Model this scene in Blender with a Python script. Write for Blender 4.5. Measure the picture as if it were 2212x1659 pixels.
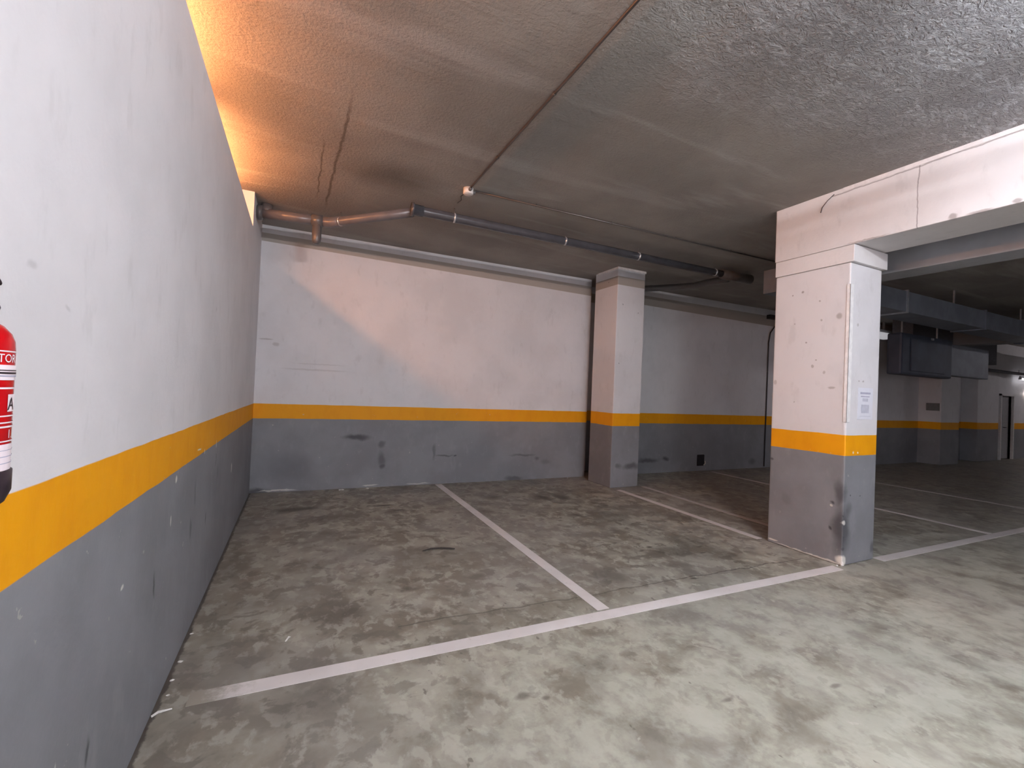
import bpy, bmesh, math, random
from mathutils import Vector, Matrix
random.seed(7)
SC = bpy.context.scene
COL = SC.collection
for o in list(bpy.data.objects): bpy.data.objects.remove(o)

# ------------------------------------------------------------------ camera
RT = Vector((0.90199602, -0.42970353, 0.04192925))
UP = Vector((-0.04354497, 0.00607701, 0.99903298))
FW = Vector((0.42954281, 0.90294958, 0.01322999))
cd = bpy.data.cameras.new('camera'); cam = bpy.data.objects.new('camera', cd); COL.objects.link(cam)
cd.sensor_fit = 'HORIZONTAL'; cd.sensor_width = 36.0; cd.lens = 966.85 / 2212 * 36; cd.clip_start = 0.02
M = Matrix((RT, UP, -FW)).transposed().to_4x4(); M.translation = Vector((0, 0, 1.5)); cam.matrix_world = M
SC.camera = cam

# ------------------------------------------------------------------ world, exposure, light levels
w = bpy.data.worlds.new('world'); SC.world = w; w.use_nodes = True
w.node_tree.nodes['Background'].inputs[0].default_value = (0.62, 0.62, 0.7, 1)
w.node_tree.nodes['Background'].inputs[1].default_value = 1.0
SC.view_settings.view_transform = 'Standard'; SC.view_settings.look = 'None'
SC.view_settings.gamma = 1; SC.view_settings.use_curve_mapping = False
SC.view_settings.exposure = 2.75
KEY, REAR_FILL, FAR, NEARBAY, WARM = 50.0, 125.0, 0.4, 3.5, 21.0     # emission strengths of the tubes / lamps

H = 3.55       # ceiling height
D = 6.76       # back wall distance
XL = -0.527    # left wall face
ZB = 2.99      # underside of the main beam

# ------------------------------------------------------------------ helpers: materials
class NT:
    def __init__(s, name):
        s.m = bpy.data.materials.new(name); s.m.use_nodes = True; s.t = s.m.node_tree; s.t.nodes.clear()
        s.out = s.n('ShaderNodeOutputMaterial'); s.b = s.n('ShaderNodeBsdfPrincipled')
        s.t.links.new(s.b.outputs[0], s.out.inputs[0])
        s.pos = s.n('ShaderNodeNewGeometry').outputs['Position']
        x = s.n('ShaderNodeSeparateXYZ'); s.l(s.pos, x.inputs[0]); s.x, s.y, s.z = x.outputs
    def n(s, k): return s.t.nodes.new(k)
    def l(s, a, b):
        if isinstance(a, (int, float)): b.default_value = a
        elif isinstance(a, tuple): b.default_value = a if len(a) == len(b.default_value) else (*a, 1)
        else: s.t.links.new(a, b)
    def ma(s, op, a, b=0.0, c=0.0, clamp=False):
        n = s.n('ShaderNodeMath'); n.operation = op; n.use_clamp = clamp
        s.l(a, n.inputs[0]); s.l(b, n.inputs[1]); s.l(c, n.inputs[2]); return n.outputs[0]
    def mix(s, f, a, b, blend='MIX'):
        n = s.n('ShaderNodeMix'); n.data_type = 'RGBA'; n.blend_type = blend
        s.l(f, n.inputs[0]); s.l(a, n.inputs[6]); s.l(b, n.inputs[7]); return n.outputs[2]
    def noise(s, scale, detail=4, rough=0.55, dist=0.0, stretch=None, off=(0, 0, 0)):
        v = s.pos
        if stretch or off != (0, 0, 0):
            mp = s.n('ShaderNodeMapping'); s.l(v, mp.inputs[0]); mp.inputs['Scale'].default_value = stretch or (1, 1, 1)
            mp.inputs['Location'].default_value = off; v = mp.outputs[0]
        n = s.n('ShaderNodeTexNoise'); s.l(v, n.inputs['Vector']); n.inputs['Scale'].default_value = scale
        n.inputs['Detail'].default_value = detail; n.inputs['Roughness'].default_value = rough; n.inputs['Distortion'].default_value = dist
        return n.outputs[0]
    def rng(s, v, a, b, c=0.0, d=1.0, smooth=True):
        n = s.n('ShaderNodeMapRange'); n.interpolation_type = 'SMOOTHSTEP' if smooth else 'LINEAR'
        s.l(v, n.inputs[0]); s.l(a, n.inputs[1]); s.l(b, n.inputs[2]); s.l(c, n.inputs[3]); s.l(d, n.inputs[4]); return n.outputs[0]
    def blot(s, spots, wob=0.12, wscale=5.0, soft=0.25):
        """spots: (cx,cy,cz, rx,ry,rz, strength) soft-edged marks with a wobbly outline"""
        nz = s.n('ShaderNodeTexNoise'); s.l(s.pos, nz.inputs['Vector']); nz.inputs['Scale'].default_value = wscale; nz.inputs['Detail'].default_value = 4
        o = s.n('ShaderNodeVectorMath'); o.operation = 'SUBTRACT'; s.l(nz.outputs['Color'], o.inputs[0]); o.inputs[1].default_value = (.5, .5, .5)
        sc = s.n('ShaderNodeVectorMath'); sc.operation = 'SCALE'; s.l(o.outputs[0], sc.inputs[0]); sc.inputs['Scale'].default_value = wob
        ad = s.n('ShaderNodeVectorMath'); ad.operation = 'ADD'; s.l(s.pos, ad.inputs[0]); s.l(sc.outputs[0], ad.inputs[1])
        acc = None
        for cx, cy, cz, rx, ry, rz, st in spots:
            a = s.n('ShaderNodeVectorMath'); a.operation = 'SUBTRACT'; s.l(ad.outputs[0], a.inputs[0]); a.inputs[1].default_value = (cx, cy, cz)
            b = s.n('ShaderNodeVectorMath'); b.operation = 'MULTIPLY'; s.l(a.outputs[0], b.inputs[0]); b.inputs[1].default_value = (1 / rx, 1 / ry, 1 / rz)
            c = s.n('ShaderNodeVectorMath'); c.operation = 'LENGTH'; s.l(b.outputs[0], c.inputs[0])
            m = s.rng(c.outputs['Value'], 1.1, soft, 0.0, st)
            acc = m if acc is None else s.ma('MAXIMUM', acc, m)
        return acc
    def bump(s, h, strength=0.3, dist=0.01):
        n = s.n('ShaderNodeBump'); n.inputs['Strength'].default_value = strength; n.inputs['Distance'].default_value = dist
        s.l(h, n.inputs['Height']); s.l(n.outputs[0], s.b.inputs['Normal'])
    def fin(s, color, rough=0.7, metal=0.0, spec=0.5):
        s.l(color, s.b.inputs['Base Color']); s.l(rough, s.b.inputs['Roughness']); s.l(metal, s.b.inputs['Metallic'])
        s.b.inputs['Specular IOR Level'].default_value = spec
        return s.m

def simple(name, col, rough=0.6, metal=0.0, var=0.12, bump=0.0, scale=20, spec=0.5):
    t = NT(name); n = t.noise(scale, 3)
    c2 = tuple(max(0, c * (1 - var)) for c in col)
    c = t.mix(t.rng(n, .35, .65), col, c2)
    if bump: t.bump(t.noise(scale * 6, 3), bump, 0.004)
    return t.fin(c, rough, metal, spec)

def emit(name, col, st):
    t = NT(name); t.b.inputs['Emission Color'].default_value = (*col, 1); t.b.inputs['Emission Strength'].default_value = st
    return t.fin(col, 0.5)

WHITE = (0.66, 0.64, 0.655); GREY = (0.222, 0.222, 0.24); ORANGE = (0.75, 0.315, 0.001)
def painted(name, zs1, zs2, slope=None, band=None, dark=None, light=None, grain=0.25, white=WHITE, rivals=None, cracks=None, rough_white=0.75, specks=None):
    """white over an orange stripe over grey; slope=(axis, origin, k1, k2) tilts the stripe slightly; band=(zlo,zhi) beige painted strip"""
    t = NT(name)
    wob = t.ma('MULTIPLY', t.ma('SUBTRACT', t.noise(3.0, 2), 0.5), 0.012)
    z = t.ma('ADD', t.z, wob)
    if slope:
        ax, o, k1, k2 = slope; a = {'x': t.x, 'y': t.y}[ax]
        d = t.ma('SUBTRACT', a, o); z1 = t.ma('SUBTRACT', z, t.ma('MULTIPLY', d, k1)); z2 = t.ma('SUBTRACT', z, t.ma('MULTIPLY', d, k2))
    else: z1 = z2 = z
    n1 = t.noise(1.6, 5, 0.6); n2 = t.noise(9, 4, 0.6, stretch=(1, 1, .45)); n3 = t.noise(60, 2)
    wc = t.mix(t.rng(n1, .38, .66), white, tuple(c * 0.92 for c in white))
    wc = t.mix(t.rng(n2, .56, .72, 0, .22), wc, (0.42, 0.40, 0.40))
    if band:
        ba, bx, kb, kt = band[2:] if len(band) > 2 else ('x', 0, 0, 0)
        a = t.ma('SUBTRACT', {'x': t.x, 'y': t.y}[ba], bx)
        lo = t.ma('GREATER_THAN', t.ma('SUBTRACT', t.z, t.ma('MULTIPLY', a, kb)), band[0])
        hi = t.ma('LESS_THAN', t.ma('SUBTRACT', t.z, t.ma('MULTIPLY', a, kt)), band[1])
        wc = t.mix(t.ma('MULTIPLY', lo, hi), wc, (0.37, 0.33, 0.295))
    gc = t.mix(t.rng(n1, .35, .65), GREY, tuple(c * 0.84 for c in GREY))
    gc = t.mix(t.rng(n2, .55, .75, 0, .35), gc, (0.27, 0.275, 0.285))
    oc = t.mix(t.rng(n2, .4, .7, 0, .5), ORANGE, (0.68, 0.26, 0.001))
    chip = t.rng(t.noise(14, 3, .7), .70, .73)
    c = t.mix(t.rng(z1, zs1 - .002, zs1 + .002), gc, oc)
    c = t.mix(t.rng(z2, zs2 - .002, zs2 + .002), c, wc)
    low = t.ma('MULTIPLY', chip, t.rng(z2, zs2 + .0, zs2 - .05))
    c = t.mix(t.ma('MULTIPLY', low, 0.45), c, (0.5, 0.47, 0.42))
    if dark: c = t.mix(t.blot(dark), c, (0.045, 0.045, 0.05))
    if light: c = t.mix(t.blot(light, .04, 12, .6), c, (0.70, 0.67, 0.62))
    if specks: c = t.mix(t.blot(specks, .02, 20, .5), c, (0.26, 0.22, 0.21))
    if cracks:
        for ax, v0, k, lo, hi, wd in cracks:   # thin line where other = v0 + k*axis
            a, o = (t.y, t.z) if ax == 'y' else (t.x, t.z) if ax == 'x' else (t.z, t.y)
            ww = t.ma('MULTIPLY', t.ma('SUBTRACT', t.noise(8, 3), .5), 0.03)
            dd = t.ma('ABSOLUTE', t.ma('SUBTRACT', t.ma('ADD', o, ww), t.ma('MULTIPLY_ADD', a, k, v0)))
            m = t.ma('MULTIPLY', t.ma('LESS_THAN', dd, wd), t.ma('MULTIPLY', t.ma('GREATER_THAN', a, lo), t.ma('LESS_THAN', a, hi)))
            c = t.mix(t.ma('MULTIPLY', m, .6), c, (0.16, 0.13, 0.13))
    hgt = t.ma('ADD', t.ma('MULTIPLY', n1, 1.0), t.ma('MULTIPLY_ADD', n2, 0.35, t.ma('MULTIPLY', n3, 0.08)))
    t.bump(hgt, grain, 0.02)
    return t.fin(c, 0.62, 0, 0.3)

# ------------------------------------------------------------------ helpers: meshes
def obj(name, bm, mat, parent=None, smooth=False, loc=None):
    me = bpy.data.meshes.new(name); bmesh.ops.recalc_face_normals(bm, faces=bm.faces); bm.to_mesh(me); bm.free()
    if smooth:
        for p in me.polygons: p.use_smooth = True
    if loc is not None: me.transform(Matrix.Translation(-Vector(loc)))
    o = bpy.data.objects.new(name, me); COL.objects.link(o)
    if mat: me.materials.append(mat)
    if loc is not None: o.location = loc
    if parent:
        o.parent = parent; o.matrix_parent_inverse = parent.matrix_basis.inverted()
        if parent.parent: o.matrix_parent_inverse = (parent.parent.matrix_basis @ parent.matrix_parent_inverse @ parent.matrix_basis).inverted() if False else Matrix.Translation(-WL[parent.name])
    WL[o.name] = Vector(loc) if loc is not None else Vector((0, 0, 0))
    return o
WL = {}
def box(bm, x0, x1, y0, y1, z0, z1, bev=0.0, seg=2):
    r = bmesh.ops.create_cube(bm, size=1); vs = r['verts']
    for v in vs: v.co = Vector(((x0 + x1) / 2 + v.co.x * (x1 - x0), (y0 + y1) / 2 + v.co.y * (y1 - y0), (z0 + z1) / 2 + v.co.z * (z1 - z0)))
    if bev:
        es = {e for v in vs for e in v.link_edges}
        bmesh.ops.bevel(bm, geom=list(es), offset=bev, segments=seg, affect='EDGES', profile=.6)
    return bm
def bx(*a, **k): return box(bmesh.new(), *a, **k)
def tube(bm, pts, r, seg=16, caps=True):
    pts = [Vector(p) for p in pts]; rs = r if isinstance(r, (list, tuple)) else [r] * len(pts)
    rings = []
    t0 = (pts[1] - pts[0]).normalized(); ref = Vector((0, 0, 1)) if abs(t0.z) < .9 else Vector((1, 0, 0))
    for i, p in enumerate(pts):
        if i == 0: t = t0
        elif i == len(pts) - 1: t = (pts[-1] - pts[-2]).normalized()
        else:
            a = (p - pts[i - 1]); b = (pts[i + 1] - p)
            t = (a.normalized() + b.normalized()).normalized() if a.length and b.length else t0
        u = (ref - t * ref.dot(t)).normalized(); v = t.cross(u)
        k = 1.0
        rings.append([bm.verts.new(p + (u * math.cos(2 * math.pi * j / seg) + v * math.sin(2 * math.pi * j / seg)) * rs[i] * k) for j in range(seg)])
    for a, b in zip(rings, rings[1:]):
        for j in range(seg): bm.faces.new((a[j], a[(j + 1) % seg], b[(j + 1) % seg], b[j]))
    if caps: bm.faces.new(rings[0]); bm.faces.new(rings[-1])
    return bm
def tb(*a, **k): return tube(bmesh.new(), *a, **k)
def thing(name, label, cat, loc=(0, 0, 0), group=None):
    o = bpy.data.objects.new(name, None); COL.objects.link(o); o.location = loc; o.empty_display_size = .1
    WL[o.name] = Vector(loc); o['label'] = label; o['category'] = cat
    if group: o['group'] = group
    return o
def tag(o, label, cat, group=None):
    o['label'] = label; o['category'] = cat
    if group: o['group'] = group
    return o
def struct(o): o['kind'] = 'structure'; return o
def prism(bm, poly, z0, z1):
    a = [bm.verts.new((x, y, z0)) for x, y in poly]; b = [bm.verts.new((x, y, z1)) for x, y in poly]
    n = len(poly); bm.faces.new(a); bm.faces.new(b)
    for i in range(n): bm.faces.new((a[i], a[(i + 1) % n], b[(i + 1) % n], b[i]))
    return bm

# ------------------------------------------------------------------ materials of the shell
def floor_mat():
    t = NT('worn polished concrete')
    big = t.noise(0.7, 3, .5); mid = t.noise(3.2, 5, .60, .15, off=(3, 1, 0)); fl = t.noise(10, 5, .62, .2, stretch=(1, .7, 1)); fine = t.noise(70, 2)
    c = t.mix(t.rng(mid, .38, .62), (0.175, 0.153, 0.12), (0.33, 0.31, 0.26))
    c = t.mix(t.rng(fl, .50, .60, 0, .55), c, (0.44, 0.425, 0.37))
    c = t.mix(t.rng(t.noise(6, 5, .62, .3, off=(9, 4, 2)), .53, .60, 0, .7), c, (0.125, 0.108, 0.085))
    c = t.mix(t.rng(t.noise(1.6, 4, .6, 0, off=(4, 9, 2)), .50, .64, 0, .5), c, (0.135, 0.12, 0.10))
    c = t.mix(t.rng(big, .40, .62, 0, .3), c, (0.27, 0.26, 0.255))
    # the driving lane in front of the bays is paler
    lane = t.rng(t.ma('ADD', t.y, t.ma('MULTIPLY', t.ma('SUBTRACT', mid, .5), .9)), 2.9, 2.0)
    lane = t.ma('MULTIPLY', lane, t.rng(t.x, .0, 1.2))
    c = t.mix(t.ma('MULTIPLY', lane, t.rng(t.noise(3.4, 5, .66, .2, off=(1, 7, 3)), .36, .62, .08, .75)), c, (0.43, 0.43, 0.365))
    c = t.mix(t.ma('MULTIPLY', lane, t.rng(t.noise(8, 4, .6, .2, off=(8, 2, 3)), .54, .62, .0, .35)), c, (0.22, 0.205, 0.165))
    stains = [(2.40, 2.96, 0, .20, .20, 1, .62), (3.19, 5.50, 0, .12, .22, 1, .8), (3.45, 5.46, 0, .14, .22, 1, .8), (2.48, 5.72, 0, .18, .2, 1, .55),
              (2.13, 5.1, 0, .12, .2, 1, .4), (0.04, 5.8, 0, .35, .12, 1, .8), (.35, 5.3, 0, .4, .2, 1, .45), (1.02, 5.69, 0, .2, .035, 1, .95), (1.14, 5.42, 0, .09, .03, 1, .9),
              (3.35, 3.25, 0, .26, .18, 1, .55), (3.75, 3.0, 0, .3, .15, 1, .35), (3.03, 2.69, 0, .05, .02, 1, .8), (1.06, 1.95, 0, .05, .03, 1, .6), (1.16, 1.9, 0, .03, .02, 1, .6),
              (3.2, 3.42, 0, .05, .03, 1, .9), (3.05, 3.35, 0, .04, .02, 1, .9), (3.6, 3.12, 0, .05, .02, 1, .8), (3.72, 3.25, 0, .05, .02, 1, .8), (2.95, 3.62, 0, .04, .02, 1, .8),
              (.5, 4.6, 0, .16, .06, 1, .5), (.1, 4.0, 0, .3, .2, 1, .35), (.3, 3.1, 0, .35, .2, 1, .4), (.1, 2.3, 0, .25, .2, 1, .45), (.8, 3.3, 0, .12, .06, 1, .5),
              (1.35, 3.35, 0, .10, .07, 1, .5), (3.1, 4.6, 0, .12, .1, 1, .45), (4.4, 4.1, 0, .3, .25, 1, .3), (.62, 2.45, 0, .02, .02, 1, .8), (2.0, 1.55, 0, .05, .02, 1, .6), (2.65, 1.4, 0, .05, .02, 1, .6)]
    c = t.mix(t.blot(stains, .05, 9), c, (0.062, 0.052, 0.042))
    drips = t.rng(t.noise(17, 3, .5, 0, stretch=(1, .5, 1), off=(2, 7, 0)), .70, .74, 0, .6)
    c = t.mix(drips, c, (0.09, 0.08, 0.065))
    pale = t.rng(t.noise(13, 4, .6, .5, off=(5, 5, 0)), .68, .74, 0, .45)
    c = t.mix(pale, c, (0.52, 0.50, 0.45))
    ww = t.ma('MULTIPLY', t.ma('SUBTRACT', t.noise(3.5, 4), .5), 0.12)
    dd = t.ma('ABSOLUTE', t.ma('SUBTRACT', t.ma('ADD', t.y, ww), t.ma('MULTIPLY_ADD', t.x, -.035, 2.83)))
    crack = t.ma('MULTIPLY', t.rng(dd, .010, .002), t.ma('MULTIPLY', t.ma('GREATER_THAN', t.x, .62), t.ma('LESS_THAN', t.x, 4.45)))
    c = t.mix(t.ma('MULTIPLY', crack, .7), c, (0.06, 0.05, 0.045))
    dd2 = t.ma('ABSOLUTE', t.ma('SUBTRACT', t.ma('ADD', t.y, ww), t.ma('MULTIPLY_ADD', t.x, -.035, 2.80)))
    c = t.mix(t.ma('MULTIPLY', t.rng(dd2, .09, .0), t.ma('MULTIPLY', t.rng(t.x, .5, 1.2, 0, .4), t.rng(t.x, 3, 2))), c, (0.10, 0.085, 0.06))
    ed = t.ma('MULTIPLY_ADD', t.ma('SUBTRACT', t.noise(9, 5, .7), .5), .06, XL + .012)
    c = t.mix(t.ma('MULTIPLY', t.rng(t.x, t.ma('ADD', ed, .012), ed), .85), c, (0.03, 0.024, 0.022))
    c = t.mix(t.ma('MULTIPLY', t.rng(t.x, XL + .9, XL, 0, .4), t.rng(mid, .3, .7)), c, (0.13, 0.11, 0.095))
    t.bump(t.ma('ADD', t.ma('MULTIPLY', mid, .6), t.ma('MULTIPLY_ADD', fl, .25, t.ma('MULTIPLY', fine, .05))), .12, .02)
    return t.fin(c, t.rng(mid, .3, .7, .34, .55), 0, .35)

def ceiling_mat():
    t = NT('raw concrete soffit')
    n1 = t.noise(.8, 4, .6); streak = t.noise(1.1, 4, .6, .4, stretch=(.35, 2.2, 1)); fine = t.noise(38, 4, .7)
    c = t.mix(t.rng(n1, .35, .65), (0.36, 0.33, 0.30), (0.28, 0.255, 0.235))
    c = t.mix(t.rng(streak, .52, .66, 0, .5), c, (0.46, 0.44, 0.42))
    c = t.mix(t.rng(fine, .62, .75, 0, .5), c, (0.34, 0.31, 0.28))
    ww = t.ma('MULTIPLY', t.ma('SUBTRACT', t.noise(6, 4), .5), 0.05)
    for x0, k, a, b, wd in ((.10, .0, 3.9, 5.6, .005), (.36, .03, 3.2, 5.8, .009), (-.30, .0, 1.8, 3.0, .005)):
        dd = t.ma('ABSOLUTE', t.ma('SUBTRACT', t.ma('ADD', t.x, ww), t.ma('MULTIPLY_ADD', t.y, -k, x0)))
        m = t.ma('MULTIPLY', t.rng(dd, wd * 2.2, wd * .4), t.ma('MULTIPLY', t.rng(t.y, a, a + .6), t.rng(t.y, b, b - .5)))
        c = t.mix(t.ma('MULTIPLY', m, .6), c, (0.05, 0.035, 0.03))
    c = t.mix(t.blot([(.75, 4.5, H, .60, .42, .5, .60), (1.9, 5.2, H, 1.3, .25, .5, .25)], .2, 3, 0.0), c, (0.07, 0.058, 0.05))  # rounder spot paints the unlit area between lit parts into the colour
    # trowelled, much rougher plaster patch over the lane, with lamp brightness painted in
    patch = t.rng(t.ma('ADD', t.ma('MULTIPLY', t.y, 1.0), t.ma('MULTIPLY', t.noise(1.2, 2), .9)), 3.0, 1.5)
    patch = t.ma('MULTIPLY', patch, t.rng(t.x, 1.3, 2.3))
    rgh = t.noise(15, 4, .62, 2.2, stretch=(1, 1.6, 1)); lump = t.noise(2.4, 3, .55, .6)
    h = t.ma('ADD', t.ma('MULTIPLY', rgh, t.ma('MULTIPLY_ADD', patch, .9, .05)), t.ma('MULTIPLY_ADD', streak, .25, t.ma('MULTIPLY', t.ma('MULTIPLY', lump, patch), 1.6)))
    h = t.ma('ADD', h, t.ma('MULTIPLY', fine, .09))
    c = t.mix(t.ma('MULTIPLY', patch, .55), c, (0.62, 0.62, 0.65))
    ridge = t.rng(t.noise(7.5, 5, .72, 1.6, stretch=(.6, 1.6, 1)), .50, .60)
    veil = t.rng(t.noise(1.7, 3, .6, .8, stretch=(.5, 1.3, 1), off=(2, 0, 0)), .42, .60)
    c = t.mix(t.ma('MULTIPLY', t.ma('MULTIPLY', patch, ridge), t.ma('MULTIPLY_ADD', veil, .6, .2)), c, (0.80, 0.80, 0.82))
    t.bump(h, 1.0, .08)
    return t.fin(c, .8, 0, .25)

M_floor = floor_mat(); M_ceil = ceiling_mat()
s1, s2 = .986, 1.182
M_left = painted('painted wall left', s1, s2, slope=('y', 6.764, -.011, -.011), grain=.35,
    dark=[(XL, 4.03, .80, .3, .05, .07, .25), (XL, 3.1, .62, .3, .03, .08, .5), (XL, 3.6, .55, .3, .02, .07, .6), (XL, 2.41, .60, .3, .018, .07, .75), (XL, 1.75, .35, .3, .02, .06, .8), (XL, 1.72, .22, .3, .05, .09, .35),
          (XL, 3.9, .9, .3, .015, .06, .6), (XL, 3.2, .82, .3, .03, .1, .35), (XL, 1.3, 1.72, .3, .025, .012, .18), (XL, 1.5, 1.66, .3, .02, .01, .2), (XL, 3.6, 1.95, .3, .04, .03, .15)],
    light=[(XL, 3.27, 1.06, .3, .07, .006, .9), (XL, 2.72, .99, .3, .018, .02, .9), (XL, 3.9, 1.01, .3, .012, .03, .9), (XL, 3.45, 1.02, .3, .008, .02, .9), (XL, 4.83, .68, .3, .02, .05, .9), (XL, 2.65, .80, .3, .012, .03, .7), (XL, 2.0, .75, .3, .015, .01, .8), (XL, 1.55, .44, .3, .01, .04, .5)])
M_back = painted('painted wall back', s1, s2, slope=('x', -.527, -.003, -.003), band=(3.335, 3.445, 'x', XL, -.015, -.004), grain=.3,
    dark=[(.78, D, .73, .24, .4, .05, .8), (1.14, D, .62, .06, .4, .06, .55), (1.15, D, .40, .07, .4, .16, .55), (1.16, D, .30, .06, .4, .05, .7), (1.93, D, .5, .03, .4, .15, .45), (2.1, D, .44, .18, .4, .018, .6), (2.27, D, .43, .03, .4, .02, .8),
          (3.45, D, .41, .28, .4, .03, .5), (3.72, D, .36, .07, .4, .04, .5), (3.9, D, .3, .12, .4, .06, .3), (6.15, D, .25, .35, .4, .06, .7), (6.6, D, .27, .12, .4, .07, .8), (9.1, D, .15, .15, .4, .1, .5), (3.3, D, .02, .2, .4, .05, .6), (-.05, D, .3, .35, .4, .25, .25), (-.45, D, .02, .2, .4, .06, .8)],
    light=[(-.2, D, .02, .25, .4, .012, .5), (1.0, D, .03, .12, .4, .012, .5), (1.7, D, .02, .2, .4, .012, .35)],
    specks=[(-.42, D, 2.04, .1, .4, .012, .5), (-.3, D, 1.98, .05, .4, .03, .4), (.2, D, 1.66, .5, .4, .015, .25), (.25, D, 1.74, .4, .4, .01, .22)])
M_farwall = painted('painted wall far', .93, 1.12, grain=.3)
M_pilA = painted('painted pillar near', 1.018, 1.209, grain=.3,
    dark=[(4.59, 2.46, .66, .07, .06, .16, .7), (4.6, 2.43, .34, .13, .09, .30, .75), (4.66, 2.41, .50, .07, .05, .12, .65), (4.59, 2.50, .33, .05, .02, .025, .9), (4.60, 2.42, .46, .03, .03, .02, .95), (4.60, 2.42, .27, .03, .03, .02, .95), (4.59, 2.52, .56, .05, .025, .02, .9), (4.60, 2.42, .16, .03, .04, .03, .8), (4.69, 2.41, .64, .015, .05, .012, .9), (4.85, 2.41, .63, .01, .05, .01, .9), (5.1, 2.42, .12, .05, .06, .08, .6), (4.59, 3.12, .88, .05, .03, .02, .8), (4.59, 2.95, .5, .05, .06, .08, .2)],
    light=[(4.61, 2.42, .05, .05, .06, .05, .95), (4.61, 2.42, .40, .02, .03, .025, .7), (4.59, 3.08, .04, .05, .06, .012, .8), (4.59, 2.52, .53, .04, .015, .015, .6), (4.59, 2.6, .012, .05, .5, .012, .7), (4.72, 2.41, 1.05, .012, .05, .015, .8), (4.80, 2.41, 1.045, .015, .05, .01, .7)],
    specks=[(4.59, 2.85, 2.62, .05, .015, .015, .8), (4.59, 2.95, 2.6, .05, .01, .01, .8), (4.59, 2.68, 2.5, .05, .012, .012, .6), (4.59, 2.50, 2.33, .05, .03, .035, .6), (4.59, 2.66, 2.31, .05, .012, .015, .6), (4.73, 2.41, 2.25, .02, .05, .02, .5), (4.59, 2.8, 2.1, .05, .012, .012, .8), (4.59, 2.7, 1.92, .05, .01, .01, .7), (4.59, 2.73, 1.86, .05, .015, .02, .6), (4.59, 2.62, 1.8, .05, .015, .02, .5), (4.59, 2.55, 1.65, .05, .04, .015, .6), (4.59, 3.11, 1.7, .05, .02, .03, .5), (4.78, 2.41, 1.72, .015, .05, .01, .7), (4.85, 2.41, 1.72, .02, .05, .01, .6), (4.59, 2.9, 1.5, .05, .01, .01, .5), (4.59, 2.92, 2.3, .05, .008, .008, .7)])
M_pilB = painted('painted pillar by the wall', .991, 1.196, band=(3.265, 3.405), grain=.3,
    dark=[(4.95, 5.77, .33, .22, .1, .07, .7), (4.7, 5.77, .35, .08, .1, .05, .5), (4.55, 6.0, 3.33, .05, .012, .012, .9), (4.66, 5.77, 2.95, .012, .1, .015, .7), (4.98, 5.77, 2.85, .012, .1, .02, .7), (4.62, 5.77, 2.0, .012, .1, .015, .7)])
M_beam = painted('white painted beam', -5, -4, grain=.35, cracks=[('y', 3.515, -.004, 1.2, 2.6, .006), ('z', 1.93, -.002, 2.99, 3.7, .004)], white=(.70, .67, .67),
    specks=[(4.59, 1.7, 3.01, .05, .03, .03, .7), (4.59, 1.35, 3.01, .05, .03, .02, .7), (4.59, 1.55, 3.0, .05, .08, .012, .6), (4.59, 2.3, 3.0, .05, .2, .008, .6)])
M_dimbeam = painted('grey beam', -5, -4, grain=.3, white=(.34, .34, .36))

# ------------------------------------------------------------------ the setting
struct(obj('floor', bx(-2.6, 25, -7.2, 7.6, -.2, 0), M_floor))
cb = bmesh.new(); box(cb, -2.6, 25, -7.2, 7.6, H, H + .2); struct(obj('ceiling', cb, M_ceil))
lw = bmesh.new(); prism(lw, [(XL - .18, -7), (XL, -7), (XL, 5.65), (XL - .18, 5.65)], -.02, 3.169)
prism(lw, [(XL - .18, 5.65), (XL, 5.65), (XL, 6.8), (XL - .18, 6.8)], -.02, H + .02); struct(obj('wall_left', lw, M_left))
bw = bmesh.new(); prism(bw, [(-2.5, 6.80), (XL, 6.772), (4.70, 6.70), (4.70, 7.15), (5.35, 7.15), (5.35, 6.69), (10.0, 6.62), (10.0, 7.5), (-2.5, 7.5)], -.02, H + .02)
struct(obj('wall_back', bw, M_back))
fw_ = bmesh.new(); prism(fw_, [(10.0, 6.27), (19.0, 6.20), (19.0, 7.5), (10.0, 7.5)], -.02, H + .02)
prism(fw_, [(19.0, 5.92), (19.25, 5.92), (19.25, 7.5), (19.0, 7.5)], -.02, H + .02)
prism(fw_, [(20.1, 5.92), (24.8, 5.92), (24.8, 7.5), (20.1, 7.5)], -.02, H + .02)
prism(fw_, [(19.25, 5.92), (20.1, 5.92), (20.1, 7.5), (19.25, 7.5)], 1.95, H + .02)
prism(fw_, [(19.25, 7.2), (20.1, 7.2), (20.1, 7.5), (19.25, 7.5)], -.02, 1.95)
struct(obj('wall_back_far', fw_, M_farwall))
struct(obj('wall_right', bx(24.8, 25, -7.2, 7.6, -.02, H + .02), M_farwall))
# entrance behind the viewer, added to let in daylight fill, with lintel and piers
fr_ = bmesh.new(); box(fr_, -2.5, 25, -7.2, -7, 2.9, H + .02); box(fr_, -2.5, -.6, -7.2, -7, -.02, 2.9); box(fr_, 4.4, 25, -7.2, -7, -.02, 2.9)
struct(obj('wall_front', fr_, M_farwall))
M_out = simple('warm cream render outside', (.70, .62, .52), .8)
struct(obj('wall_outer_left', bx(-2.6, -2.4, -7.2, 7.6, -.02, H + .02), M_out))
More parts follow.
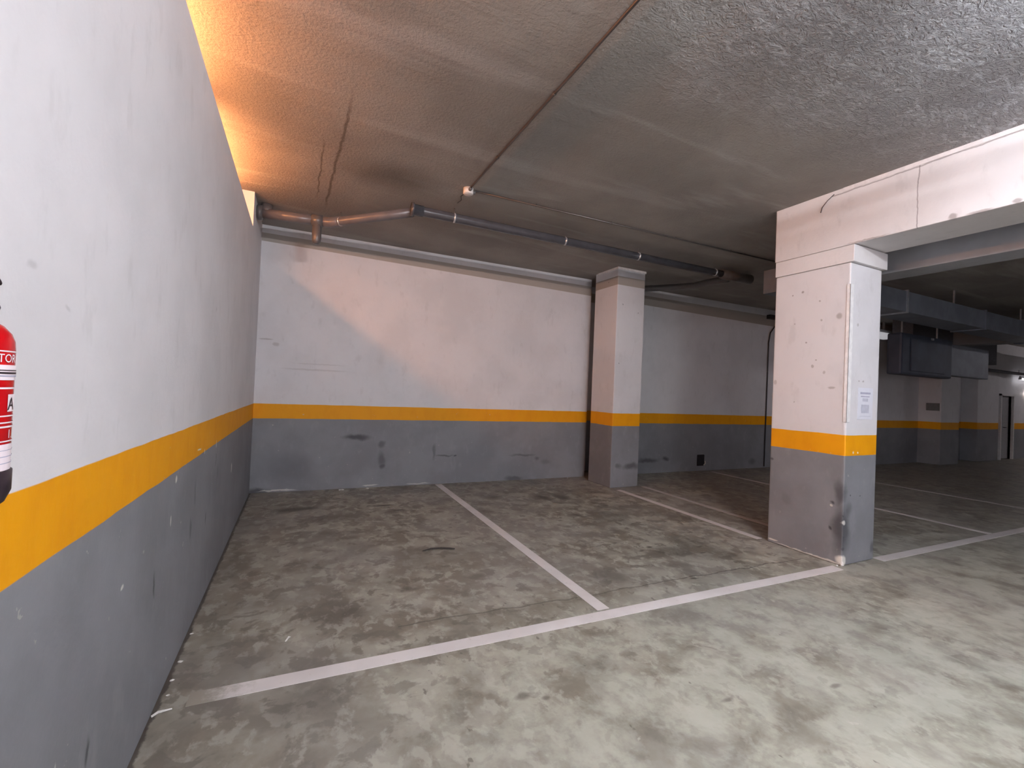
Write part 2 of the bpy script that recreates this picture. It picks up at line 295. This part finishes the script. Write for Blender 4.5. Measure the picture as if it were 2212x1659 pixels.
# doorway far right
M_frame = simple('white door frame', (.72, .70, .70), .4)
df = bmesh.new(); box(df, 19.19, 19.25, 5.86, 6.02, 0, 2.01); box(df, 20.1, 20.16, 5.86, 6.02, 0, 2.01); box(df, 19.19, 20.16, 5.86, 6.02, 1.95, 2.01)
d1 = struct(obj('door_1', df, M_frame))
M_leaf = simple('grey door leaf', (.33, .32, .33), .5)
lf = bmesh.new(); box(lf, 19.62, 20.09, 5.97, 6.01, .02, 1.94); obj('door_leaf', lf, M_leaf, d1)
obj('door_handle', tb([(19.70, 5.97, .98), (19.70, 5.92, .98), (19.82, 5.92, .98)], .012, 8), simple('dark metal handle', (.1, .1, .1), .4, 1), d1, True)

# ------------------------------------------------------------------ lamps that light the place
M_hous = simple('lamp housing', (.55, .55, .56), .4)
def fluo(name, label, c, L, axis, strength, col, r=.019, group=None):
    t = thing(name, label, 'lamp', c, group); cx, cy, cz = c
    hx, hy = (L / 2, .018) if axis == 'x' else (.018, L / 2)
    obj('housing', bx(cx - hx, cx + hx, cy - hy, cy + hy, cz + .035, cz + .085, bev=.006), M_hous, t, loc=c)
    d = Vector((L / 2 - .03, 0, 0)) if axis == 'x' else Vector((0, L / 2 - .03, 0)); C = Vector(c)
    obj('tube', tb([C - d, C + d], r, 12), emit(name + ' glow', col, strength), t, True, loc=c)
    for s in (-1, 1):
        if H - cz > .13: hp = C + d * s * .6; obj('hanger_rod', tb([(hp.x, hp.y, cz + .08), (hp.x, hp.y, H)], .006, 8), M_hous, t, True, loc=c)
        e = C + d * s; obj('lamp_holder', bx(e.x - .03, e.x + .03, e.y - .03, e.y + .03, cz - .025, cz + .04, bev=.004), M_hous, t, loc=c)
    return t
fluo('fluorescent_lamp', 'fluorescent tube lamp on the ceiling over the middle of the driving lane', (2.55, .0, H - .20), 1.2, 'y', KEY, (.87, .92, 1.0))
fluo('fluorescent_lamp', 'added unseen tube lamp close beside the big white beam, brightening the ceiling', (3.75, -.05, H - .20), 1.2, 'y', KEY * .5, (.80, .88, 1.0))  # extra out-of-view tube, put in to light the rough ceiling patch
fluo('fluorescent_lamp', 'added unseen fill tube lamp behind the viewer, over the driving lane', (1.6, -1.3, H - .12), 1.25, 'x', REAR_FILL, (.97, .97, 1.0))  # out-of-view fill tube, added to brighten the left wall and room
fluo('fluorescent_lamp', 'fluorescent tube lamp in the bay beyond the big white beam', (5.25 + .9, -.3, H - .12), .6, 'y', NEARBAY, (.68, .78, 1.0))
for wy, wl in ((1.2, 'nearest one'), (3.0, 'middle one')): fluo('fluorescent_lamp', 'warm tube lamp behind the left wall, glowing over its top, ' + wl, (-.86, wy, 3.40), 1.5, 'y', WARM, (1.0, .39, .14))
fluo('fluorescent_lamp', 'warm tube lamp behind the left wall, glowing over its top, nearer the corner', (-.86, 4.7, 3.40), 1.5, 'y', WARM, (1.0, .39, .14))
fluo('fluorescent_lamp', 'fluorescent tube lamp on the ceiling at the far end of the garage', (22.0, 1.5, H - .12), 1.2, 'x', 30.0, (1.0, .93, .96))
fluo('fluorescent_lamp', 'short lit strip lamp hung along the pipe above the far doorway', (21.1, 5.75, 2.50), 2.0, 'x', FAR, (.95, .95, 1.0), r=.03)
t = thing('fluorescent_lamp', 'white strip lamp showing just right of the near pillar', 'lamp', (12.9, 6.05, 3.25))
obj('housing', bx(12.2, 13.7, 5.98, 6.12, 3.23, 3.36, bev=.02), M_hous, t, loc=(12.9, 6.05, 3.25))
obj('diffuser', bx(12.2, 13.05, 5.93, 6.1, 3.13, 3.28, bev=.03), emit('diffuser glow', (.85, .85, .9), .06), t, loc=(12.9, 6.05, 3.25))
obj('hanger', bx(12.9, 12.94, 6.0, 6.04, 3.35, H), M_hous, t, loc=(12.9, 6.05, 3.25))
tag(obj('ceiling_spot', tb([(20.9, 5.4, 1.5 + .0), (20.9, 5.4, 1.5)], .01) if False else bx(21.1, 21.25, 5.82, 5.92, 2.05, 2.10, bev=.015), emit('spot glow', (1, .9, .85), 2)), 'tiny bright wall light over the far doorway', 'lamp')

# ------------------------------------------------------------------ near pillar and main beam
PX0, PX1, PY0, PY1 = 4.59, 5.119, 2.413, 3.141
p = thing('concrete_pillar', 'large near pillar with a scuffed corner, white over orange stripe over grey', 'pillar', ((PX0 + PX1) / 2, (PY0 + PY1) / 2, 0), 'painted concrete pillars')
pl = (PX0, PY0, 0)
obj('shaft', bx(PX0, PX1, PY0, PY1, 0, 2.825, bev=.018, seg=3), M_pilA, p, loc=pl)
obj('cap', bx(PX0 - .012, PX1 + .03, PY0 - .03, PY1 + .0, 2.825, ZB - .006, bev=.006), M_beam, p, loc=pl)
g = bmesh.new(); box(g, PX0 - .006, PX0 + .05, PY0 - .006, PY0 + .0, 1.33, 2.62, bev=.002); box(g, PX0 - .006, PX0 + .0, PY0 - .006, PY0 + .026, 1.33, 2.62, bev=.002)
o = obj('corner_guard', g, simple('white painted corner bead', (.80, .78, .78), .45, bump=.15), p, loc=pl); o['label'] = 'white painted metal corner bead'
b = thing('ceiling_beam', 'deep white painted concrete beam running over the near pillar', 'beam', (PX0, 0, ZB))
obj('beam_body', bx(PX0, PX1, -7, PY1 + .02, ZB, H + .01, bev=.012), M_beam, b, loc=(PX0, 0, ZB))
obj('edge_fillet', prism(bmesh.new(), [(PX0 - .012, -7), (PX0 + .01, -7), (PX0 + .01, 2.5), (PX0 - .004, 2.5)], 3.515, H + .005), simple('white fillet', (.74, .70, .70), .6), b, loc=(PX0, 0, ZB))
tag(obj('bent_wire', tb([(4.589, 2.70, 3.38), (4.575, 2.68, 3.42), (4.57, 2.63, 3.47), (4.59, 2.58, 3.52)], .004, 6), simple('dark wire', (.08, .06, .06), .5), None, True), 'short dark wire sticking out of the upper face of the white beam', 'wire')
# paper notice on the front face
nt = thing('paper_notice', 'white paper notice with grey print taped to the near pillar', 'notice', (4.89, PY0 - .004, 1.51))
nl = (4.89, PY0 - .004, 1.51)
obj('sheet', bx(4.765, 5.015, PY0 - .004, PY0 - .001, 1.36, 1.66), simple('paper', (.68, .68, .74), .6, var=.03), nt, loc=nl)
M_ink = simple('faded blue grey print', (.40, .39, .50), .7); M_ink2 = simple('pale printed block', (.52, .52, .60), .7)
for i, (a, c_, z0, z1, m) in enumerate([(4.80, 4.97, 1.600, 1.618, M_ink), (4.81, 4.955, 1.572, 1.582, M_ink), (4.84, 4.93, 1.53, 1.56, M_ink2), (4.82, 4.95, 1.42, 1.50, M_ink2), (4.80, 4.98, 1.388, 1.392, M_ink2)]):
    obj('print_line', bx(a, c_, PY0 - .0055, PY0 - .004, z0, z1), m, nt, loc=nl)
# exposed plaster at the foot
def lump(cx, cy, r, seed, flat=.6, hz=None):
    bm = bmesh.new(); bmesh.ops.create_icosphere(bm, subdivisions=2, radius=1); rd = random.Random(seed)
    for v in bm.verts:
        k = rd.uniform(.65, 1.15); v.co = Vector((cx + v.co.x * r * k * 1.15, cy + v.co.y * r * k * rd.uniform(.4, 1), (v.co.z * k + .75) * r * flat))
        v.co.z = max(v.co.z, 0.0)
    return bm
M_plas = simple('broken white plaster', (.72, .69, .66), .9, var=.3, bump=.4)
pc = lump(4.598, 2.412, .016, 3, 1.6); tmp = lump(4.55, 2.43, .012, 5, .7); me_ = bpy.data.meshes.new('t'); tmp.to_mesh(me_); pc.from_mesh(me_); bpy.data.meshes.remove(me_)
tag(obj('plaster_crumbs', pc, M_plas, loc=(4.578, 2.395, 0)), 'lump of broken white plaster at the scuffed foot of the near pillar', 'rubble')

# ------------------------------------------------------------------ pillar by the back wall
q = thing('concrete_pillar', 'slim pillar standing close to the back wall, with a beige band near its top', 'pillar', (4.83, 6.07, 0), 'painted concrete pillars')
ql = (4.83, 6.07, 0)
obj('shaft', bx(4.549, 5.11, 5.766, 6.369, 0, H, bev=.012), M_pilB, q, loc=ql)
cr = bmesh.new(); prism(cr, [(4.54, 5.757), (5.12, 5.757), (5.135, 6.1), (4.54, 6.3)], H - .035, H + .002)
obj('mortar_collar', cr, simple('rough mortar', (.66, .61, .60), .9, bump=.5), q, loc=ql)

# far pillars
for (x0, x1, y0, y1, lab) in [(15.2, 16.23, 5.75, 6.25, 'pale far pillar with a grey plate on its side, right of the near pillar'), (17.6, 19.0, 5.85, 6.25, 'broad far pillar just left of the far doorway')]:
    f = thing('concrete_pillar', lab, 'pillar', ((x0 + x1) / 2, y0, 0), 'painted concrete pillars')
    obj('shaft', bx(x0, x1, y0, y1, 0, H, bev=.02), M_farwall, f, loc=((x0 + x1) / 2, y0, 0))
tag(obj('wall_plate', bx(15.17, 15.199, 5.78, 6.05, 1.42, 1.62), simple('grey plate', (.2, .2, .2), .5), loc=(15.18, 5.9, 1.5)), 'small grey plate fixed on the side of the pale far pillar', 'plate')

# ------------------------------------------------------------------ second beam, duct, fan box and the dark far bay
b2 = thing('ceiling_beam', 'second grey beam parallel to the big white one, lit along its lower edge', 'beam', (5.45, 0, 2.85))
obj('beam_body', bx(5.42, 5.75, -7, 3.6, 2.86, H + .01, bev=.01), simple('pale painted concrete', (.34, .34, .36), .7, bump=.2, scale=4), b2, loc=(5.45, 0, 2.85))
M_duct = simple('galvanised duct', (.26, .28, .33), .5, .3, var=.2, scale=3)
du = thing('ventilation_duct', 'rectangular metal ventilation duct running across under the ceiling beyond the pillar', 'duct', (9, 3.9, 3.0))
dl = (9, 3.9, 3.0)
for i, (a, c_) in enumerate([(5.8, 8.55), (8.56, 11.3), (11.31, 14.2), (14.21, 24.7)]):
    obj('duct_section', bx(a, c_, 3.69, 4.15, 2.985, 3.31, bev=.006), M_duct, du, loc=dl)
M_zinc = simple('bright zinc', (.55, .58, .62), .35, .6)
for x in (8.555, 11.305, 14.205):
    obj('joint_flange', bx(x - .018, x + .018, 3.67, 4.17, 2.965, 3.33), M_zinc if x < 9 else M_duct, du, loc=dl)
for x in (7.2, 10.2, 13):
    obj('hanger_rod', bx(x - .01, x + .01, 3.72, 3.74, 3.31, H), M_zinc, du, loc=dl)
fb = thing('fan_box', 'big dark blue grey ventilation box hanging behind the duct', 'ventilation unit', (11.4, 4.9, 2.1))
fl_ = (11.4, 4.9, 2.1)
M_box = simple('dark blue grey sheet', (.085, .10, .14), .5, .2, var=.25, scale=2)
obj('casing', bx(10.42, 12.45, 4.55, 4.80, 2.12, 2.93, bev=.04), M_box, fb, loc=fl_)
obj('access_panel', bx(10.75, 12.1, 4.535, 4.56, 2.2, 2.85, bev=.008), M_box, fb, loc=fl_)
for x in (10.7, 12.1):
    for y in (4.68,): obj('hanger_rod', bx(x - .012, x + .012, y - .012, y + .012, 2.92, H), M_zinc, fb, loc=fl_)
obj('latch', bx(11.5, 11.58, 4.52, 4.54, 2.86, 2.9), M_zinc, fb, loc=fl_)
obj('duct_collar', bx(12.45, 14.4, 4.62, 4.78, 2.2, 2.88, bev=.02), M_duct, fb, loc=fl_)
# sloping dark slab underside above far pillars and far pipe
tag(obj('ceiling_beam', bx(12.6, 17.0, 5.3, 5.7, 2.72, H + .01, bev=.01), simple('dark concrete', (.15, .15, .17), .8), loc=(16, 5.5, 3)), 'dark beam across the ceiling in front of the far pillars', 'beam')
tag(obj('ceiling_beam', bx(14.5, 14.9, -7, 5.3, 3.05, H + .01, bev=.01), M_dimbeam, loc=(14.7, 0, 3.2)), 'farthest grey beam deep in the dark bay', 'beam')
pp = thing('pipe', 'long dark pipe hung across above the far doorway', 'pipe', (20, 5.6, 2.62))
obj('pipe_run', tb([(14.8, 5.6, 2.62), (24.8, 5.6, 2.62)], .045, 12), simple('dark pipe', (.10, .10, .12), .35), pp, True, loc=(20, 5.6, 2.62))
for x in (16.5, 19.5, 22.5): obj('hanger_rod', bx(x - .01, x + .01, 5.59, 5.61, 2.64, 2.73), M_zinc, pp, loc=(20, 5.6, 2.62))

# ------------------------------------------------------------------ ceiling pipes
M_pvc = simple('grey plastic pipe', (.15, .135, .14), .28, 0, var=.15, scale=8)
M_pvcd = simple('grey plastic pipe fittings', (.12, .11, .11), .3)
M_pvcl = simple('dark grey plastic pipe', (.085, .082, .092), .24, 0, var=.15, scale=8)
ZP = 3.44; R = .052
mp = thing('drain_pipe', 'long grey drain pipe running from the left corner under the ceiling past the slim pillar', 'pipe', (.25, 5.9, ZP))
ml = (.25, 5.9, ZP)
A = Vector((-.515, 5.98, ZP)); B = Vector((.257, 5.88, ZP)); C = Vector((1.06, 5.02, ZP)); E1 = Vector((1.14, 4.93, ZP)); F = Vector((6.45, 4.89, ZP))
obj('pipe_corner_run', tb([A, B], R + .006, 24), M_pvc, mp, True, loc=ml)
obj('pipe_diagonal_run', tb([B.lerp(A, .08), B, B.lerp(C, .05), C], [R + .004, R + .004, R, R], 24), M_pvc, mp, True, loc=ml)
obj('pipe_long_run', tb([E1 + Vector((-.10, 0, 0)), E1, F], R, 24), M_pvcl, mp, True, loc=ml)
cpl = bmesh.new(); dd = (C - B).normalized(); tube(cpl, [E1 + Vector((-.11, .0, 0)), E1 + Vector((-.085, 0, 0)), E1 + Vector((-.085, 0, 0)), E1 + Vector((.02, 0, 0))], [R + .022, R + .022, R + .010, R + .008], 24)
obj('bell_coupling', cpl, M_pvcl, mp, True, loc=ml)
obj('elbow_joint', tb([B - (B - A).normalized() * .14, B, B + dd * .14], R + .011, 24), M_pvc, mp, True, loc=ml)
obj('wall_flange', tb([A, A + Vector((.05, -.005, 0))], R + .035, 24), M_pvcd, mp, True, loc=ml)
obj('riser', tb([A + Vector((.09, 0, -.02)), A + Vector((.09, 0, .105))], R + .012, 20), M_pvcd, mp, True, loc=ml)
S = Vector((.115, 5.90, ZP))
obj('clean_out_collar', tb([S + Vector((-.06, .008, 0)), S + Vector((.06, -.008, 0))], R + .02, 24), M_pvcd, mp, True, loc=ml)
obj('clean_out', tb([S, S + Vector((0, 0, -.20)), S + Vector((0, 0, -.25)), S + Vector((0, 0, -.275)), S + Vector((0, 0, -.285))], [R, R, R * .93, R * .7, R * .35], 20), M_pvcd, mp, True, loc=ml)
M_clip = simple('bright clip', (.75, .75, .78), .25, .7)
for x, k in ((.36, 0), (1.52, 1), (3.0, 1), (4.2, 1), (5.7, 1)):
    P_ = Vector((x, 4.925 - (x - 1.14) * .0075, ZP)) if k else B + dd * .16
    d_ = Vector((1, -.0075, 0)) if k else dd
    cb_ = bmesh.new(); tube(cb_, [P_ - d_ * .009, P_ + d_ * .009], R + .004, 24)
    obj('pipe_clip', cb_, M_clip, mp, True, loc=ml)
    obj('clip_rod', tb([P_ + Vector((0, 0, R)), Vector((P_.x, P_.y, H - .001))], .005, 8), M_pvcd, mp, True, loc=ml)
bp = thing('drain_pipe', 'dark branch pipe curving behind the slim pillar to meet the long drain pipe', 'pipe', (5.9, 5.5, 3.42))
bl = (5.9, 5.5, 3.42)
obj('pipe_bend', tb([(5.0, 6.52, 3.42), (5.22, 6.49, 3.42), (5.58, 6.22, 3.42), (5.88, 5.86, 3.42), (6.05, 5.6, 3.42), (6.05, 5.3, 3.42), (6.1, 5.08, 3.42), (6.12, 4.975, 3.42)], .055, 20), M_pvcd, bp, True, loc=bl)
obj('junction_sleeve', tb([(5.85, 4.89, ZP), (6.5, 4.89, ZP)], .075, 20), M_pvcd, mp, True, loc=ml)

# conduit with round junction box
jb = thing('junction_box', 'small round white junction box on the ceiling', 'electrical box', (1.485, 4.36, H))
jl = (1.485, 4.36, H)
obj('box_body', tb([(1.485, 4.36, H), (1.485, 4.36, H - .055), (1.485, 4.36, H - .062)], [.052, .052, .045], 20), simple('white plastic box', (.78, .72, .68), .4), jb, True, loc=jl)
for a_, b_ in (((1.53, 4.36, H - .03), (1.56, 4.36, H - .03)), ((1.485, 4.31, H - .03), (1.485, 4.28, H - .03))): obj('gland', tb([a_, b_], .018, 12), M_pvcd, jb, True, loc=jl)
M_cond = simple('dull metal conduit', (.13, .115, .11), .35, .5)
def conduit(a_, b_, lab, n):
    t = thing('conduit', lab, 'conduit', a_, 'thin conduits on the ceiling'); a_, b_ = Vector(a_), Vector(b_)
    obj('conduit_tube', tb([a_, b_], .010, 10), M_cond, t, True, loc=a_)
    for i in range(n):
        P_ = a_.lerp(b_, (i + .7) / n); dx = (b_ - a_).normalized()
        cbm = bmesh.new(); tube(cbm, [P_ - dx * .008, P_ + dx * .008], .0135, 10); box(cbm, P_.x - .008, P_.x + .008, P_.y - .008, P_.y + .008, P_.z, H - .001)
        obj('saddle_clip', cbm, M_cond, t, True, loc=a_)
conduit((1.488, 4.29, H - .016), (1.492, -1.5, H - .016), 'thin conduit running from the white junction box toward the viewer', 6)
conduit((1.56, 4.35, H - .016), (6.6, 4.26, H - .016), 'thin conduit running right from the white junction box toward the near pillar', 5)
tag(obj('loose_wire', tb([(1.48, 4.41, H - .02), (1.47, 4.55, H - .012), (1.50, 4.62, H - .02), (1.50, 4.75, H - .006)], .004, 6), simple('black wire', (.03, .03, .03), .5), None, True, loc=(1.48, 4.41, H)), 'short loose black wire behind the white junction box', 'wire')

# cable down the back wall, wall hole
M_blk = simple('black cable', (.03, .027, .03), .5)
wc = thing('hanging_cable', 'thin black cable running down the back wall beside the near pillar', 'cable', (9.5, 6.6, 0))
obj('cable', tb([(9.95, 6.58, 3.44), (9.74, 6.58, 3.30), (9.50, 6.59, 3.02), (9.47, 6.60, 2.8), (9.46, 6.605, .03)], .013, 8), M_blk, wc, True, loc=(9.5, 6.6, 0))
obj('bracket', bx(9.4, 10.0, 6.53, 6.62, 3.33, 3.42), M_blk, wc, loc=(9.5, 6.6, 0))
hb = bmesh.new(); prism(hb, [(7.44, 6.645), (7.64, 6.645), (7.66, 6.67), (7.44, 6.67)], .10, .33)
bmesh.ops.bevel(hb, geom=hb.edges[:], offset=.01, segments=1, affect='EDGES')
hl = thing('wall_socket_hole', 'black plate for the shaded square hole low in the back wall with a chipped corner', 'wall hole', (7.54, 6.65, .2))
obj('hole_shade_plate', hb, simple('hole shade black', (.012, .010, .014), .9), hl, loc=(7.54, 6.65, .2))  # flush black plate, its colour stands in for shade inside the hole
obj('chipped_edge', tb([(7.655, 6.64, .20), (7.665, 6.64, .15), (7.62, 6.64, .115)], .010, 6), M_plas, hl, loc=(7.54, 6.65, .2))

# ------------------------------------------------------------------ painted parking lines
def line_mat(name, fade=None, grey=0.0):
    t = NT(name); n = t.noise(20, 5, .7); m = t.noise(3, 3)
    c = t.mix(t.rng(m, .35, .65), (.66, .62, .615), (.60, .56, .555))
    c = t.mix(t.rng(n, .60, .70, 0, .4), c, (.42, .39, .35))
    if fade:
        f = t.ma('MULTIPLY', t.rng(t.ma('ADD', t.x, t.ma('MULTIPLY', t.ma('SUBTRACT', n, .5), .35)), fade[0], fade[1]), .9)
        c = t.mix(f, c, (.24, .215, .175))
    if grey: c = t.mix(grey, c, (.30, .28, .26))
    return t.fin(c, .55, 0, .3)
M_line = line_mat('white road paint', (-.12, -.36)); M_line2 = line_mat('worn white road paint', None, .22); M_line3 = line_mat('thin faded road paint', None, .55)
def pline(a, b, wd, mat, lab, e0=0, e1=0):
    a, b = Vector((*a, 0)), Vector((*b, 0)); d = (b - a).normalized(); nn = Vector((-d.y, d.x, 0)) * wd / 2
    bm = bmesh.new(); pr = [a - nn + d * e0, b - nn, b + nn, a + nn]
    prism(bm, [(v.x, v.y) for v in pr], -.001, .0025)
    tag(obj('parking_line', bm, mat, loc=a), lab, 'floor marking', 'painted parking lines')
pline((-.40, 2.512), (4.52, 2.405), .098, M_line, 'wide white floor line crossing the foreground from the left wall to the near pillar')
pline((5.16, 2.39), (13, 2.24), .098, M_line2, 'white floor line continuing right from behind the near pillar')
pline((1.98, 2.53), (2.0, 6.70), .098, M_line, 'white floor line dividing the two nearest bays, running to the back wall')
pline((4.58, 3.22), (4.60, 5.62), .085, M_line2, 'white floor line running from the slim pillar to the near pillar')
pline((5.17, 2.46), (5.19, 5.72), .075, M_line3, 'fainter white floor line just right of the slim pillar')
pline((7.64, 2.40), (7.70, 6.5), .08, M_line2, 'thin white floor line seen right of the near pillar, nearest of the two')
pline((10.2, 2.40), (10.2, 6.2), .08, M_line3, 'thin faded floor line seen right of the near pillar, farther of the two')

# ------------------------------------------------------------------ small litter
M_dark = simple('dark dry twig', (.045, .035, .03), .8)
tw = tb([(1.08, 4.01, .006), (1.16, 4.03, .010), (1.25, 4.02, .010), (1.33, 3.985, .008), (1.37, 3.965, .007)], [.004, .007, .008, .009, .006], 8)
tag(obj('twig', tw, M_dark, None, True, loc=(1.2, 4, 0)), 'short dark curved twig lying on the floor of the nearest bay', 'debris')
def flake(loc, r, seed, lab, mat=M_plas):
    bm = lump(loc[0], loc[1], r * .7, seed, .35); tag(obj('plaster_chip', bm, mat, loc=(loc[0], loc[1], 0)), lab, 'debris', 'white crumbs on the floor')
flake((-.505, 1.95, 0), .013, 21, 'tiny white crumb in the angle of the left wall, near the splinter')
flake((-.49, 2.58, 0), .012, 22, 'tiny white crumb by the left wall, just beyond the splinter')
flake((.60, 6.66, 0), .045, 11, 'largest white crumb at the foot of the back wall')
flake((.95, 6.67, 0), .03, 12, 'small white crumb at the foot of the back wall, right of the largest one')
flake((4.30, 6.63, 0), .022, 13, 'tiny white crumb at the foot of the back wall, left of the slim pillar')
flake((-.497, 2.86, 0), .016, 15, 'tiny white crumb in the angle of the left wall, middle of the row')
flake((-.50, 3.15, 0), .014, 16, 'tiny white crumb in the angle of the left wall, farthest of the row')
flake((-.50, 2.70, 0), .014, 17, 'tiny white crumb in the angle of the left wall, nearest of the row')
tag(obj('mortar_splinter', tb([(-.52, 2.44, .004), (-.50, 2.455, .008), (-.45, 2.462, .006)], [.005, .006, .003], 6), M_plas, None, loc=(-.5, 2.45, 0)), 'thin pale splinter of mortar on the floor touching the left wall', 'debris')
tag(obj('paper_scrap', tb([(-.005, 2.87, .004), (.01, 2.895, .012), (.02, 2.91, .004)], [.004, .006, .003], 6), M_plas, None, loc=(0, 2.88, 0)), 'tiny white paper scrap on the dark floor of the nearest bay', 'debris')

# ------------------------------------------------------------------ fire extinguisher at the left edge
CX, CY, ER = -.442, .895, .065
ex = thing('fire_extinguisher', 'red fire extinguisher hung on the left wall, cut by the picture edge', 'fire extinguisher', (CX, CY, 1.30))
el = (CX, CY, 1.30)
def lathe(prof, seg=48):
    bm = bmesh.new(); rings = []
    for r_, z in prof: rings.append([bm.verts.new((CX + r_ * math.cos(2 * math.pi * j / seg), CY + r_ * math.sin(2 * math.pi * j / seg), z)) for j in range(seg)])
    for a_, b_ in zip(rings, rings[1:]):
        for j in range(seg): bm.faces.new((a_[j], a_[(j + 1) % seg], b_[(j + 1) % seg], b_[j]))
    bm.faces.new(rings[0]); bm.faces.new(rings[-1]); return bm
M_red = simple('red enamel', (.50, .002, .006), .25, 0, var=.05, spec=.5)
M_black = simple('black plastic', (.02, .012, .018), .4)
M_pink = simple('white label print', (.78, .68, .72), .4, var=.03)
obj('body', lathe([(.055, 1.325), (ER, 1.335), (ER, 1.528), (ER * .985, 1.540), (ER * .93, 1.551), (ER * .8, 1.562), (ER * .6, 1.571), (ER * .35, 1.577), (.018, 1.580)]), M_red, ex, True, loc=el)
o = obj('base_cup', lathe([(.035, 1.295), (.052, 1.298), (.062, 1.306), (ER + .003, 1.322), (ER + .003, 1.352), (ER, 1.354)]), M_black, ex, True, loc=el); o['label'] = 'black plastic base cup'
obj('valve', lathe([(.02, 1.577), (.02, 1.60), (.015, 1.602), (.015, 1.625)], 20), simple('brass valve', (.55, .42, .2), .3, 1), ex, True, loc=el)
def lever(z0, z1, name):
    bm = bmesh.new(); pts = [(CX - .02, CY, z0), (CX + .03, CY - .01, z0 + .004), (CX + .07, CY - .02, z1)]
    d_ = Vector((.97, -.22, 0)).normalized(); n_ = Vector((-d_.y, d_.x, 0))
    prof = [(-.03, z0, .010, .008), (.01, z0 + .004, .010, .009), (.032, z1 + .003, .009, .008), (.048, z1 - .004, .007, .006), (.056, z1 - .014, .004, .004)]
    rings = []
    for s_, z, wv, hv in prof:
        c_ = Vector((CX, CY, z)) + d_ * s_
        rings.append([bm.verts.new(c_ + n_ * wv * math.cos(k * math.pi / 4) * 1.1 + Vector((0, 0, hv * math.sin(k * math.pi / 4)))) for k in range(8)])
    for a_, b_ in zip(rings, rings[1:]):
        for j in range(8): bm.faces.new((a_[j], a_[(j + 1) % 8], b_[(j + 1) % 8], b_[j]))
    bm.faces.new(rings[0]); bm.faces.new(rings[-1])
    obj(name, bm, M_black, ex, True, loc=el)
lever(1.628, 1.635, 'operating_lever'); lever(1.598, 1.600, 'carrying_handle')
obj('hose', tb([(CX, CY - .02, 1.60), (CX + .02, CY - .09, 1.59), (CX + .03, CY - .105, 1.52), (CX + .03, CY - .095, 1.38)], .010, 12), M_black, ex, True, loc=el)
obj('wall_bracket', bx(XL, CX - ER + .012, CY - .02, CY + .02, 1.44, 1.60), simple('steel bracket', (.4, .4, .4), .4, .8), ex, loc=el)
A0 = math.radians(-18)    # label centre direction
def patch(a0, a1, z0, z1, mat, name='label_panel', rr=.0006):
    bm = bmesh.new(); n = max(2, int((a1 - a0) / 4)); r_ = ER + rr; L0 = []; L1 = []
    for i in range(n + 1):
        a_ = math.radians(a0 + (a1 - a0) * i / n); L0.append(bm.verts.new((CX + r_ * math.cos(a_), CY + r_ * math.sin(a_), z0))); L1.append(bm.verts.new((CX + r_ * math.cos(a_), CY + r_ * math.sin(a_), z1)))
    for i in range(n): bm.faces.new((L0[i], L0[i + 1], L1[i + 1], L1[i]))
    return obj(name, bm, mat, ex, loc=el)
# the printed label wraps round the front of the body: white bars, class box, instruction block
def zp(px): return 1.545 - (px - 730) * (1.545 - 1.334) / (1055 - 730) * .985
LB0, LB1 = -95, 52
for a_, b_, m, nm, rr in [(760, 763, M_pink, 'label_rule', .0006), (792, 826, M_pink, 'barcode_panel', .0006), (803, 805, M_black, 'barcode_line', .0012), (808, 812, M_black, 'barcode_line', .0012), (815, 818, M_ink, 'barcode_line', .0012),
                      (842, 846, M_pink, 'label_rule', .0006), (905, 908, M_pink, 'label_rule', .0006), (920, 923, M_pink, 'label_rule', .0006), (929, 933, M_pink, 'label_rule', .0006),
                      (970, 1030, M_pink, 'instruction_panel', .0006), (983, 984.5, M_ink, 'instruction_line', .0012), (997, 999, M_ink, 'instruction_line', .0012), (1012, 1014, M_ink, 'instruction_line', .0012), (962, 965, M_pink, 'label_rule', .0006)]:
    patch(LB0, LB1, zp(b_), zp(a_), m, nm, rr)
patch(-2, 22, zp(897), zp(858), M_pink, 'class_panel')
patch(-43, -18, zp(897), zp(858), M_pink, 'class_panel')
def wrap_text(s_, size, ang, z, mat, name, rr=.0012):
    cu = bpy.data.curves.new(name, 'FONT'); cu.body = s_; cu.size = size; cu.align_x = 'CENTER'; cu.resolution_u = 3
    to = bpy.data.objects.new(name, cu); COL.objects.link(to)
    bpy.context.view_layer.update()
    me = bpy.data.meshes.new_from_object(to.evaluated_get(bpy.context.evaluated_depsgraph_get()))
    bpy.data.objects.remove(to); bm = bmesh.new(); bm.from_mesh(me); bpy.data.meshes.remove(me)
    bmesh.ops.subdivide_edges(bm, edges=[e for e in bm.edges if e.calc_length() > .004], cuts=1)
    for v in bm.verts:
        a_ = math.radians(ang) + v.co.x / ER; v.co = Vector((CX + (ER + rr) * math.cos(a_), CY + (ER + rr) * math.sin(a_), z + v.co.y))
    o = obj(name, bm, mat, ex, loc=el); return o
wrap_text('EXTINTOR', .017, -27, zp(786), M_pink, 'label_text')
wrap_text('A', .026, 5, zp(893), M_black, 'class_letter')
wrap_text('B', .028, -30, zp(893), M_black, 'class_letter')
wrap_text('1.', .018, 5, zp(957), M_pink, 'label_text')
